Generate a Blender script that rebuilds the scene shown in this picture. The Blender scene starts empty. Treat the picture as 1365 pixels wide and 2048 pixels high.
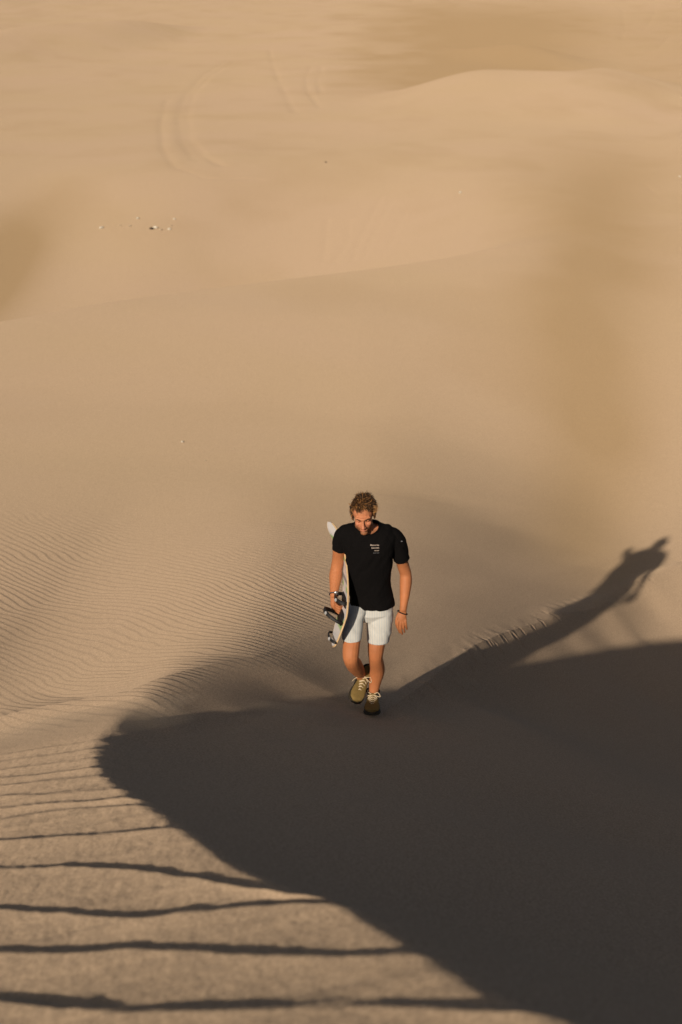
import bpy, math, random
import numpy as np
from mathutils import Vector, Matrix
R = math.radians
scene = bpy.context.scene
coll = scene.collection
rng = np.random.RandomState(7)
random.seed(7)

# ------------------------------------------------------------------ camera and sun
PITCH = R(18.0)
CP, SP = math.cos(PITCH), math.sin(PITCH)
F50 = 50.0 / 36.0 * 2048.0            # focal length in units of the photograph's height

def ray(u, v):
    d = np.array([u - 682.5, F50 * CP + (1024 - v) * SP, -F50 * SP + (1024 - v) * CP])
    return d / d[1]

def W(u, v, y):
    """point at forward distance y on the sight line of the photograph's (u, v)"""
    return ray(u, v) * y

SUN_AZ, SUN_EL = R(22.2), R(18.95)
LD = np.array([math.sin(SUN_AZ) * math.cos(SUN_EL), math.cos(SUN_AZ) * math.cos(SUN_EL), -math.sin(SUN_EL)])

# ------------------------------------------------------------------ numpy helpers
def _hash(ix, iy, seed):
    n = (ix * 374761393 + iy * 668265263 + seed * 982451653).astype(np.int64)
    n = (n ^ (n >> 13)) * 1274126177
    n = n & 0x7fffffff
    return ((n ^ (n >> 16)) & 0xffff) / 65535.0

def vnoise(x, y, seed=0):
    ix, iy = np.floor(x).astype(np.int64), np.floor(y).astype(np.int64)
    fx, fy = x - ix, y - iy
    fx = fx * fx * fx * (fx * (fx * 6 - 15) + 10); fy = fy * fy * fy * (fy * (fy * 6 - 15) + 10)
    a, b = _hash(ix, iy, seed), _hash(ix + 1, iy, seed)
    c, d = _hash(ix, iy + 1, seed), _hash(ix + 1, iy + 1, seed)
    return (a + (b - a) * fx) * (1 - fy) + (c + (d - c) * fx) * fy - 0.5

def fbm(x, y, seed=0, octv=3):
    s = 0; a = 1.0
    for o in range(octv):
        s = s + a * vnoise(x * 2 ** o + 17.3 * o, y * 2 ** o - 9.1 * o, seed + o)
        a *= 0.5
    return s

def sstep(a, b, x):
    t = np.clip((x - a) / (b - a), 0, 1)
    return t * t * (3 - 2 * t)

def smin(a, b, k):
    h = np.clip(0.5 + 0.5 * (b - a) / k, 0, 1)
    return b + (a - b) * h - k * h * (1 - h)

def smax(a, b, k):
    return -smin(-a, -b, k)

class TPS:
    def __init__(s, P, z, lam=0.0):
        s.P = P = np.asarray(P, float); n = len(P)
        K = s.U(P[:, None, :] - P[None, :, :]) + lam * np.eye(n)
        A = np.zeros((n + 3, n + 3)); A[:n, :n] = K
        A[:n, n] = 1; A[:n, n + 1:] = P; A[n:, :n] = A[:n, n:].T
        s.c = np.linalg.solve(A, np.concatenate([z, np.zeros(3)]))
    @staticmethod
    def U(d):
        r2 = (d ** 2).sum(-1)
        return 0.5 * r2 * np.log(r2 + 1e-9)
    def __call__(s, x, y):
        o = s.c[-3] + s.c[-2] * x + s.c[-1] * y
        for (px, py), w in zip(s.P, s.c):
            r2 = (x - px) ** 2 + (y - py) ** 2
            o = o + w * 0.5 * r2 * np.log(r2 + 1e-9)
        return o

def sdist(poly, x, y):
    """distance to a polyline whose x only grows, positive beyond it (greater y)"""
    best = np.full(np.shape(x), 1e9)
    for (ax, ay), (bx, by) in zip(poly[:-1], poly[1:]):
        ex, ey = bx - ax, by - ay
        t = np.clip(((x - ax) * ex + (y - ay) * ey) / (ex * ex + ey * ey), 0, 1)
        best = np.minimum(best, np.hypot(x - ax - t * ex, y - ay - t * ey))
    yp = np.interp(x, [p[0] for p in poly], [p[1] for p in poly])
    return np.where(y > yp, best, -best)

# ------------------------------------------------------------------ the dunes
def lit(x, y):
    return -1.123 + 0.24 * x - 0.304 * y

def lit_hit(u, v):
    r = ray(u, v)
    t = -1.123 / (r[2] - 0.24 * r[0] + 0.304)
    return r * t

crest_px = [(1100, 2048), (870, 1920), (700, 1812), (500, 1743), (370, 1660), (300, 1612), (235, 1568), (202, 1515), (216, 1478), (255, 1450)]
CREST = [lit_hit(*p) for p in crest_px]
ctrl = [(p[0], p[1], p[2]) for p in CREST]
for u, v, y in [(700, 1700, 4.8), (700, 1600, 6.2), (700, 1500, 7.7), (700, 1436, 9.0),
                (520, 1640, 5.3), (500, 1540, 6.9), (500, 1470, 7.75), (500, 1427, 8.3), (550, 1440, 8.4), (500, 1447, 8.2), (425, 1448, 8.0), (350, 1450, 7.75), (300, 1470, 7.45), (600, 1427, 8.6), (600, 1480, 8.0),
                (350, 1560, 6.2), (350, 1500, 7.05), (350, 1429, 7.9), (425, 1428, 8.05), (425, 1470, 7.8), (290, 1500, 7.05), (310, 1440, 7.65),
                (900, 1850, 3.9), (900, 1650, 6.0), (880, 1500, 8.4), (860, 1405, 10.6), (900, 1375, 11.6), (950, 1358, 12.4),
                (742, 1428, 9.4), (780, 1408, 9.75),
                (1000, 1900, 3.6), (1000, 1700, 5.7), (1000, 1550, 8.1), (1000, 1430, 10.7), (1005, 1302, 13.3), (950, 1337, 12.4), (1040, 1345, 13.2), (1000, 1345, 12.7),
                (1300, 2000, 3.0), (1300, 1850, 4.7), (1300, 1700, 7.2), (1300, 1550, 10.6), (1300, 1400, 14.8), (1300, 1290, 16.8),
                (1120, 1238, 15.3), (1120, 1330, 13.9), (1120, 1280, 14.8), (1200, 1270, 16.0), (1205, 1202, 16.9), (1300, 1162, 18.6), (1300, 1215, 18.0), (1365, 1133, 19.6), (1365, 1200, 18.6),
                (1500, 1700, 7.4), (1500, 1400, 15.4)]:
    ctrl.append(tuple(W(u, v, y)))
for u, v, y in [(0, 1480, 7.95), (0, 1410, 9.8), (200, 1430, 7.5), (200, 1370, 9.2), (350, 1412, 8.05), (350, 1360, 9.1), (500, 1405, 8.4), (500, 1360, 9.35),
                (620, 1405, 8.95), (620, 1365, 9.75), (742, 1425, 9.42), (760, 1400, 9.95), (780, 1340, 11.2),
                (700, 1330, 10.8), (760, 1280, 12.0), (600, 1300, 11.1), (480, 1290, 11.2), (860, 1320, 11.7)]:
    ctrl.append(tuple(W(u, v, y)))
for u, v in [(0, 1495), (100, 1475), (-150, 1530)]:
    ctrl.append(tuple(lit_hit(u, v)))
for x, y, o in [(-5, 9, -.9), (-5, 4, 1.5), (-2, 2, 1.2), (-2, 4, 0.8), (0.0, 0, .9), (1.5, 1.2, .0), (-7, 12, -1.5), (3.5, 2.5, -.9), (6, 6, -2.6), (0, -4, 1.4)]:
    ctrl.append((x, y, float(lit(x, y)) + o))
ctrl = np.array(ctrl)
SH = TPS(ctrl[:, :2], ctrl[:, 2], 0.11)

def far_ext(x, y):
    return x, y

BR = [(-30.0, 12.0), (-8.0, 7.6), (-4.0, 7.1), (-2.8, 7.2)] + [tuple(lit_hit(u, v)[:2]) for u, v in [(0, 1495), (100, 1475), (200, 1455), (280, 1438), (350, 1428)]]
BR += [tuple(W(u, v, y)[:2]) for u, v, y in [(500, 1425, 7.7), (600, 1427, 8.3), (700, 1436, 9.0), (770, 1422, 9.45), (850, 1385, 10.6), (950, 1337, 12.4), (1005, 1302, 13.3), (1120, 1238, 15.3), (1300, 1162, 18.6), (1365, 1133, 19.6)]]
BR += [(8.0, 23.0), (16.0, 34.0)]

E_PTS = [(-60, 26), (-30, 29), tuple(W(0, 630, 31)[:2]), tuple(W(250, 588, 34.5)[:2]), tuple(W(500, 547, 38)[:2]), tuple(W(900, 510, 44)[:2]), tuple(W(1100, 480, 47)[:2]), (30, 58), (80, 65)]
E_X, E_Y = np.array([p[0] for p in E_PTS]), np.array([p[1] for p in E_PTS])

def smooth_line(X, Y, w):
    xs = np.linspace(X[0], X[-1], 500); ys = np.interp(xs, X, Y)
    n = max(5, int(w / (xs[1] - xs[0]))) | 1
    k = np.hanning(n + 2); k /= k.sum()
    return xs, np.convolve(np.pad(ys, (len(k)) // 2, mode='edge'), k, 'valid')

def far_line(pts):
    q = np.array([ray(u, v)[0] * y for u, v, y in pts]); yy = np.array([p[2] for p in pts], float)
    o = np.argsort(q)
    return smooth_line(q[o], yy[o], (q.max() - q.min()) * .25)

ES_X, ES_Y = smooth_line(E_X, E_Y, 5.0)
FAR = [(-0.9, 14, 12, far_line([(-200, 440, 62), (0, 445, 63), (100, 465, 59), (220, 476, 57), (330, 470, 58), (480, 455, 61)])),
       (2.6, 40, 9, far_line([(-200, 60, 178), (0, 38, 188), (120, 20, 198), (240, 0, 210), (420, -30, 230)])),
       (2.2, 30, 10, far_line([(700, 205, 120), (850, 198, 122), (950, 194, 124), (1060, 199, 122), (1150, 203, 120), (1225, 184, 128), (1400, 170, 135)])),
       (1.6, 30, 8, far_line([(860, 30, 195), (940, 50, 185), (1050, 70, 178), (1110, 90, 172), (1250, 95, 170)]))]

FLY, FLZ = smooth_line([0, 9.8, 13.0, 17.0, 20.5, 25.0, 33.0, 44.0, 60.0, 1000.0][:9], [-3.2, -4.20, -4.72, -5.28, -5.68, -5.85, -5.65, -6.05, -6.05], 2.5)
FLY, FLZ = np.append(FLY, 1000.0), np.append(FLZ, -6.05)

def floor_z(x, y):
    z = np.interp(y, FLY, FLZ) - 0.66 * (1 + np.tanh((x - 1.2) / 3.9)) * (1 - sstep(20, 46, y)) - 0.66 * sstep(0.2, 5.0, x) * sstep(8.5, 15, y) * (1 - sstep(22, 44, y)) - 0.42 * (1 - sstep(-3.0, -0.6, x)) * (1 - sstep(10, 22, y))
    yy = np.clip(y - 44, 0, 600)
    z = z + 0.020 * yy + 0.00016 * yy ** 2 * (yy < 350) + np.where(yy >= 350, 19.6 + 0.1 * (yy - 350), 0)
    ye = np.interp(x, ES_X, ES_Y)
    dep = 3.4 * (1 - sstep(-6, 9, x))
    d = y - ye
    z = z - dep * sstep(-0.3, 4.5, d) * (1 - sstep(10, 40, d)) * 1.0
    # broad, barely visible swells
    z = z + 0.30 * fbm(x / 14 + 3, y / 22, 5, 2) * sstep(16, 40, y)
    z = z + 1.6 * fbm(x / 70, y / 90, 11, 2) * sstep(70, 160, y)
    # a shallow trough running away from the dune foot on the right
    q = x / (np.abs(y) + 1)
    tr = np.exp(-((q - 0.205) / 0.045) ** 2)
    z = z - 0.0048 * y * tr * sstep(15, 24, y) * (1 - sstep(80, 120, y))
    # far dunes: long low crests and the hollows between them
    for (A, w0, w1, pts) in FAR:
        py = np.interp(x, pts[0], pts[1]); d = y - py
        m = sstep(pts[0][0], pts[0][0] + 12, x) * (1 - sstep(pts[0][-1] - 12, pts[0][-1], x))
        z = z + m * A * (sstep(-w0, 0, d) - sstep(0, w1, d))
    return z

_bt = np.linspace(0, 1, 700)
_bx = np.interp(_bt * (len(BR) - 1), np.arange(len(BR)), [p[0] for p in BR]); _by = np.interp(_bt * (len(BR) - 1), np.arange(len(BR)), [p[1] for p in BR])
_kk = np.hanning(41); _kk /= _kk.sum()
_bz = np.minimum(lit(_bx, _by), SH(_bx, _by)); _bz = np.convolve(np.pad(_bz, 20, mode='edge'), _kk, 'valid')
_m = (_bx > -3) & (_bx < 9)
BRS = np.stack([_bx[_m], _by[_m], _bz[_m]], 1)[::3]

def brink_height(x, y):
    """height of the crest at the place nearest to (x, y), softly weighted"""
    num = np.zeros_like(x); den = np.zeros_like(x)
    for bx, by, bz in BRS:
        w = 1.0 / ((x - bx) ** 2 + (y - by) ** 2 + 0.004) ** 3
        num += w * bz; den += w
    return num / den

def ground0(x, y):
    s = SH(np.clip(x, -8, 9), np.clip(y, -5, 24))
    f = smin(lit(x, y), s, 0.02)
    db = sdist(BR, x, y)                       # positive beyond the brink
    dd = np.maximum(db, 0)
    z = f - np.clip(dd - 1.1 + 0.9 * sstep(0.3, 2.0, x), 0, 99) * 0.35
    x = np.asarray(x, float); y = np.asarray(y, float)
    m = (db > 0) & (x > -1.6) & (db < 6)
    if m.any():
        zb = brink_height(x[m], y[m]) - (0.20 - 0.02 * sstep(-0.5, 1.5, x[m])) * dd[m] - 0.02 * dd[m] ** 2
        k = sstep(-1.5, 0.7, x[m]) * sstep(0, 0.35, dd[m])
        z = np.array(z, float); z[m] = z[m] * (1 - k) + zb * k
    z = np.where(dd > 9, -60, z)
    return z

def base(x, y):
    fl = floor_z(x, y)
    z0 = ground0(x, y)
    db = sdist(BR, x, y)
    z = smax(z0, fl - 1.0 * np.maximum(-db, 0), 0.18 + 0.62 * sstep(0.0, 1.0, db))
    # blend: on the near side of the brink the dune stands as drawn
    return z
QUICK = False

def march(u, v, fn, y0=1.5, y1=60.0, n=1200):
    r = ray(u, v)
    ys = np.geomspace(y0, y1, n)
    z = fn(r[0] * ys, ys)
    k = np.argmax(z >= r[2] * ys)
    return r * ys[k]

def ground_base(x, y):
    return base(x, y)

# ------------------------------------------------------------------ small relief
RIP = [(.011, [(-200, 2150), (0, 2140), (400, 2150), (900, 2160), (1300, 2160)]),
       (.010, [(-200, 2000), (0, 2012), (110, 2030), (250, 2040), (450, 2032), (700, 2025), (1000, 2035), (1300, 2035)]),
       (.0105, [(-200, 1925), (0, 1920), (150, 1915), (260, 1906), (330, 1914), (500, 1918), (700, 1920), (860, 1912), (1000, 1900)]),
       (.0105, [(-200, 1822), (0, 1828), (130, 1834), (290, 1844), (430, 1830), (560, 1817), (700, 1811), (800, 1808)]),
       (.0095, [(-200, 1748), (0, 1741), (130, 1738), (270, 1748), (400, 1765), (500, 1784), (580, 1796), (700, 1799)]),
       (.0065, [(-200, 1700), (0, 1686), (200, 1672), (380, 1660), (500, 1655)]),
       (.0055, [(-200, 1672), (0, 1645), (110, 1626), (250, 1614), (400, 1610)]),
       (.005, [(-200, 1650), (0, 1622), (120, 1610), (240, 1600), (400, 1595)]),
       (.006, [(-200, 1630), (0, 1596), (100, 1592), (200, 1582), (350, 1568)]),
       (.004, [(-200, 1608), (0, 1575), (150, 1560), (300, 1545)]),
       (.005, [(-200, 1590), (0, 1560), (150, 1544), (250, 1530)]),
       (.0035, [(-200, 1572), (0, 1542), (150, 1524), (260, 1508)]),
       (.004, [(-200, 1556), (0, 1526), (150, 1506), (250, 1488)]),
       (.003, [(-200, 1542), (0, 1512), (150, 1490), (250, 1468)])]
_xg = np.linspace(-6, 3, 1200)
def _line(pts):
    w = np.array([lit_hit(*p)[:2] for p in pts]); o = np.argsort(w[:, 0]); w = w[o]
    y = np.interp(_xg, w[:, 0], w[:, 1])
    s0 = (w[1, 1] - w[0, 1]) / (w[1, 0] - w[0, 0])
    y = np.where(_xg < w[0, 0], w[0, 1] + (_xg - w[0, 0]) * 0.3 * s0, y)
    k = np.hanning(17); k /= k.sum()
    y = np.convolve(np.pad(y, 8, mode='edge'), k, 'valid')
    return y + 0.010 * fbm(_xg * 5, _xg * 0 + w[0, 1] * 7, 3, 2)
RIPY = [_line(p) for a, p in RIP]

def near_ripples(x, y):
    ys = [np.interp(x, _xg, l) for l in RIPY]
    amp = [a for a, p in RIP]
    ys = [ys[0] - 0.75, ys[0] - 0.36] + ys + [ys[-1] + 0.25, ys[-1] + 0.5]
    amp = [.014, .015] + amp + [.003, .002]
    h = np.zeros_like(x)
    yw = y + 0.010 * fbm(x * 14, y * 14, 21, 3) + 0.03 * fbm(x * 3, y * 3, 23, 2)
    for k in range(len(ys) - 1):
        s = yw - ys[k]; D = np.maximum(ys[k + 1] - ys[k], 0.05)
        m = (s >= 0) & (s < D)
        w = np.minimum(0.085, D * 0.4)
        a0 = amp[k] * (1 + 1.1 * vnoise(x * 2.6, x * 0 + k * 3.1, 9)); a1 = amp[k + 1] * (1 + 1.1 * vnoise(x * 2.6, x * 0 + (k + 1) * 3.1, 9))
        hh = np.where(s < w, a0 * (1 - sstep(0, 1, s / w)), a1 * np.clip((s - w) / np.maximum(D - w, .01), 0, 1) ** 1.6)
        h = np.where(m, hh, h)
    return h

FEET = [(1302, 1160, 1), (1283, 1168, 1), (1255, 1180, 1), (1231, 1194, .8), (1192, 1207, .8), (1160, 1220, 1), (1112, 1232, 1.1), (1086, 1246, 1), (1068, 1258, 1),
        (1044, 1262, 1), (1030, 1274, 1.1), (1012, 1284, 1.2), (1040, 1284, 1), (988, 1292, 1), (972, 1280, .9), (1000, 1300, 1), (965, 1310, 1.1), (948, 1318, 1), (968, 1326, .9),
        (940, 1334, 1), (905, 1348, 1), (880, 1352, 1), (850, 1368, 1), (905, 1366, 1), (870, 1378, 1), (838, 1386, 1), (815, 1398, .9), (925, 1376, .8), (950, 1378, .8)]
FP = []
TRACKS = [[(470, 122), (425, 148), (388, 185), (374, 230), (380, 280), (408, 312), (440, 330)],
          [(452, 122), (408, 150), (372, 190), (358, 235), (366, 285), (392, 320)],
          [(335, 200), (322, 250), (328, 300), (350, 335), (410, 358), (520, 358)],
          [(622, 132), (612, 160), (618, 185), (640, 215)], [(645, 132), (636, 160), (642, 185)],
          [(1246, 20), (1250, 50), (1243, 80)], [(1312, 0), (1308, 30), (1290, 60)], [(1340, 70), (1320, 95), (1300, 105)],
          [(762, 395), (745, 430), (718, 485), (706, 522)], [(785, 398), (768, 432), (742, 480), (728, 515)],
          [(812, 420), (795, 455), (775, 500)], [(700, 440), (697, 480), (668, 525)], [(655, 440), (652, 480), (648, 520)],
          [(1290, 370), (1310, 385), (1330, 400)], [(540, 100), (560, 165), (590, 225)]]
TR = []
def place_marks():
    for u, v, s in FEET:
        p = march(u, v, ground_base, 6, 30, 3000); FP.append((p[0], p[1], s))
    for t in TRACKS:
        TR.append([march(u, v, ground_base, 25, 400, 4000)[:2] for u, v in t])

def relief(x, y, z):
    db = sdist(BR, x, y)
    h = np.zeros_like(x)
    n = (y > 0.8) & (y < 9) & (x > -6) & (x < 3) & (db < 0.1)
    cx = np.interp(y, [p[1] for p in CREST[:8]], [p[0] for p in CREST[:8]])
    m = (1 - sstep(-0.05, 0.30, x - cx)) * (1 - sstep(-0.45, 0.0, db))
    h[n] += near_ripples(x[n], y[n]) * m[n]
    e_ = (1 - sstep(-0.5, 0.0, db[n])) * sstep(-6, -5, x[n]) * (1 - sstep(2, 3, x[n]))
    h[n] += e_ * 0.0016 * fbm(x[n] * 30, y[n] * 12, 31, 2)
    h[n] += m[n] * 0.0045 * np.maximum(0, vnoise(x[n] * 1.6 + 2, y[n] * 11 + 0.8 * fbm(x[n] * 2, y[n] * 2, 91, 2), 35) + .05)
    h[n] += e_ * 0.006 * fbm(x[n] * 2.2, y[n] * 1.4, 33, 3)
    # wind ripples on the flat beyond
    f = (y > 7) & (y < 40) & (db > 0) & (np.abs(x) < y * 0.5)
    X, Y = x[f], y[f]
    wx = 0.38 * fbm(X * .6, Y * .4, 41, 2) + 0.13 * fbm(X * 2.0, Y * 1.7, 43, 2)
    ang = R(52) - R(30) * sstep(11, 20, Y) + R(8) * fbm(X * .2, Y * .15, 47, 1)
    lam = 0.165 + 0.05 * sstep(12, 22, Y)
    ph = (X * math.sin(R(50)) + Y * math.cos(R(50))) / 0.098
    ph2 = (X * math.sin(R(20)) + Y * math.cos(R(20))) / 0.13
    def saw(p):
        t = p - np.floor(p)
        return np.where(t < 0.72, (t / 0.72) ** 1.3, 1 - sstep(0.72, 1.0, t))
    b = sstep(12.5, 16.5, Y + 2.0 * fbm(X * .3, Y * .2, 49, 2) + 0.5 * X)
    r = saw(ph + wx / 0.098 * 0.75) * (1 - b) + 0.6 * saw(ph2 + wx / 0.13 * 0.8) * b
    lf = 1 - sstep(-1.6, -0.4, X)
    edge = sstep(0.5 - 0.45 * lf, 1.9 - 1.2 * lf, db[f] + 0.45 * fbm(X * .8, Y * .8, 51, 2))
    side = 1 - sstep(-0.9, 0.5, X - 0.12 * (Y - 10) + 0.5 * fbm(X * .5, Y * .4, 53, 2)) * 0.86
    fade = 1 - sstep(12, 26, Y) * 0.6
    pat = np.clip(0.75 + 1.0 * fbm(X * .35, Y * .22, 55, 2), 0.15, 1.3)
    h[f] += 0.0043 * r * edge * side * fade * pat
    # long wind streaks further out
    f = (y > 14) & (y < 60) & (db > 0) & (np.abs(x) < y * 0.6)
    X, Y = x[f], y[f]
    c_, s_ = math.cos(R(34)), math.sin(R(34))
    A, B = X * c_ + Y * s_, -X * s_ + Y * c_
    st = fbm(A * .10, B * 1.3 + 0.6 * fbm(A * .15, B * .2, 61, 2), 63, 3)
    h[f] += 0.020 * np.clip(st, -.1, .6) * sstep(14, 22, Y) * (1 - sstep(28, 33, Y) * 0.5)
    # footprints
    f = (y > 7) & (y < 25) & (x > -1) & (x < 7)
    X, Y = x[f], y[f]; hh = np.zeros_like(X)
    for i, (px, py, s) in enumerate(FP):
        a = 0.1 + 1.1 * (((i * 37) % 10) / 10 - .5)
        dx, dy = X - px, Y - py
        u_, v_ = dx * math.cos(a) - dy * math.sin(a), dx * math.sin(a) + dy * math.cos(a)
        q = (u_ / (0.050 + .012 * math.sin(i * 2.3))) ** 2 + (v_ / (0.034 + .008 * math.cos(i * 1.7))) ** 2
        s = s * (py / 13.0)
        s = s * (0.75 + 0.5 * ((i * 53) % 7) / 7)
        hh += s * (-0.013 * np.exp(-q ** 1.5) + 0.004 * np.exp(-((np.sqrt(q) - 1.5) / .35) ** 2))
    h[f] += hh
    # trodden sand along the ridge
    if len(FP):
        dm = np.full_like(X, 9.0)
        for px, py, s in FP:
            dm = np.minimum(dm, np.hypot(X - px, Y - py))
        h[f] += 0.005 * fbm(X * 10, Y * 5, 71, 2) * (1 - sstep(0.1, 0.35, dm))
    # wheel tracks on the far slopes
    f = (y > 25) & (y < 420) & (np.abs(x) < y * 0.35)
    X, Y = x[f], y[f]; hh = np.zeros_like(X)
    for t in TR:
        best = np.full(X.shape, 99.0)
        for (ax, ay), (bx, by) in zip(t[:-1], t[1:]):
            ex, ey = bx - ax, by - ay
            q = np.clip(((X - ax) * ex + (Y - ay) * ey) / (ex * ex + ey * ey + 1e-9), 0, 1)
            best = np.minimum(best, np.hypot(X - ax - q * ex, Y - ay - q * ey))
        w = 0.06 + 0.0016 * t[0][1]
        hh += -0.15 * w * (1 + 1.2 * vnoise(X * .4, Y * .15, 97)) * np.exp(-(best / w) ** 2)
    h[f] += hh
    return h

def ground_z(x, y):
    z = ground_base(x, y)
    return z + relief(x, y, z)

def grid_angles():
    fine = np.arange(-17.5, 17.5, ANG)
    c1 = np.concatenate([np.arange(-60, -17.5, 0.6)])
    c0 = np.arange(-180, -60, 3.0)
    c2 = np.arange(17.5, 60, 0.6)
    c3 = np.arange(60, 180, 3.0)
    return np.radians(np.concatenate([c0, c1, fine, c2, c3]))

ANG = 0.05 if not QUICK else 0.15
MARKS = True
def build_ground():
    place_marks()
    a = grid_angles()
    r = [0.4]
    q = 1.0 if not QUICK else 2.5
    while r[-1] < 900:
        c = r[-1]
        k = 0.03 if c < 1.8 else ((0.0022 if c < 7 or c > 17 else 0.0009) * q if c < 20 else (0.0028 * q if c < 70 else (0.005 * q if c < 420 else 0.02)))
        r.append(c * (1 + k))
    r = np.array(r)
    A, Rr = np.meshgrid(a, r)
    x, y = Rr * np.sin(A), Rr * np.cos(A)
    z = ground_z(x.ravel(), y.ravel()).reshape(x.shape)
    n, m = x.shape
    co = np.stack([x, y, z], -1).reshape(-1, 3)
    zc = float(ground_z(np.array([0.0]), np.array([0.0]))[0])
    co = np.vstack([co, [[0, 0, zc]]]).astype(np.float32)
    i = np.arange(n - 1)[:, None] * m; j = np.arange(m)[None, :]; j2 = (j + 1) % m
    f = np.stack([i + j, i + j2, i + m + j2, i + m + j], -1).reshape(-1, 4)[:, ::-1]
    tri = np.stack([np.full(m, n * m), (np.arange(m) + 1) % m, np.arange(m)], -1)[:, ::-1]
    me = bpy.data.meshes.new('sand_dunes')
    me.vertices.add(len(co)); me.vertices.foreach_set('co', co.ravel())
    nl = f.size + tri.size
    me.loops.add(nl); me.loops.foreach_set('vertex_index', np.concatenate([f.ravel(), tri.ravel()]).astype(np.int32))
    me.polygons.add(len(f) + len(tri))
    st = np.concatenate([np.arange(len(f)) * 4, f.size + np.arange(len(tri)) * 3]).astype(np.int32)
    me.polygons.foreach_set('loop_start', st)
    me.update(calc_edges=True)
    me.polygons.foreach_set('use_smooth', np.ones(len(me.polygons), bool))
    me.validate()
    # tone: smooth areas mixed towards a yellower, darker colour
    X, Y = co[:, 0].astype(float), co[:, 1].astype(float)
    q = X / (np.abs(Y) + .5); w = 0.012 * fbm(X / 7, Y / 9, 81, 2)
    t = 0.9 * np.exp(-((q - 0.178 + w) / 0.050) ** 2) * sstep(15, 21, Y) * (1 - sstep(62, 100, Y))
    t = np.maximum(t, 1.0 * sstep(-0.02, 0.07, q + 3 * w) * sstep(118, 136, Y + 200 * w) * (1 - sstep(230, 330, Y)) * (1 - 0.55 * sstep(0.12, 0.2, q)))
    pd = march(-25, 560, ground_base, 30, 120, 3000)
    t = np.maximum(t, 1.6 * np.exp(-((X - pd[0]) / 1.6) ** 2 - ((Y - pd[1]) / 9) ** 2))  # shade of the far left hollow, painted into the sand colour
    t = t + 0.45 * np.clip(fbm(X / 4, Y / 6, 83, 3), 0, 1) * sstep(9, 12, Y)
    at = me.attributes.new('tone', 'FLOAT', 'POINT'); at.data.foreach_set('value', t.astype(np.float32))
    o = bpy.data.objects.new('sand_dunes', me); coll.objects.link(o)
    o['kind'] = 'structure'
    print('ground verts', len(co))
    return o

# ------------------------------------------------------------------ materials
def new_mat(name):
    m = bpy.data.materials.new(name); m.use_nodes = True
    nt = m.node_tree; b = nt.nodes['Principled BSDF']
    return m, nt, b

def sand_material():
    m, nt, b = new_mat('sand'); N, L = nt.nodes, nt.links
    geo = N.new('ShaderNodeNewGeometry')
    def noise(scale, det=2, vec=None, rough=.5):
        n = N.new('ShaderNodeTexNoise'); n.inputs['Scale'].default_value = scale; n.inputs['Detail'].default_value = det
        n.inputs['Roughness'].default_value = rough
        L.new(vec or geo.outputs['Position'], n.inputs['Vector']); return n
    def ramp(src, p0, c0, p1, c1):
        r = N.new('ShaderNodeValToRGB'); e = r.color_ramp.elements
        e[0].position, e[0].color = p0, (*c0, 1); e[1].position, e[1].color = p1, (*c1, 1)
        L.new(src, r.inputs['Fac']); return r
    big = ramp(noise(0.09, 3).outputs['Fac'], .35, (.450, .332, .232), .65, (.444, .330, .220))
    grain = ramp(noise(95, 3).outputs['Fac'], .32, (.62, .60, .57), .68, (1.3, 1.3, 1.3))
    mx = N.new('ShaderNodeMix'); mx.data_type = 'RGBA'; mx.blend_type = 'MULTIPLY'; mx.inputs['Factor'].default_value = 0.65
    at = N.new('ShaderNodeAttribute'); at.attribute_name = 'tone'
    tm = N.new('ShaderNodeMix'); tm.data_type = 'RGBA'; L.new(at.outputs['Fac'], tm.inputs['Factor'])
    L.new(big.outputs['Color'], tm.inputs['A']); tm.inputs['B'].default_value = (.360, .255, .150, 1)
    L.new(tm.outputs['Result'], mx.inputs['A']); L.new(grain.outputs['Color'], mx.inputs['B'])
    L.new(mx.outputs['Result'], b.inputs['Base Color'])
    b.inputs['Roughness'].default_value = 0.95
    b.inputs['Diffuse Roughness'].default_value = 1.0
    b.inputs['Specular IOR Level'].default_value = 0.1
    n1 = noise(220, 2); n2 = noise(40, 3)
    ad = N.new('ShaderNodeMath'); ad.operation = 'MULTIPLY_ADD'
    L.new(n2.outputs['Fac'], ad.inputs[0]); ad.inputs[1].default_value = 1.6; L.new(n1.outputs['Fac'], ad.inputs[2])
    bp = N.new('ShaderNodeBump'); bp.inputs['Strength'].default_value = 0.35; bp.inputs['Distance'].default_value = 0.004
    L.new(ad.outputs[0], bp.inputs['Height']); L.new(bp.outputs['Normal'], b.inputs['Normal'])
    return m

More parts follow.
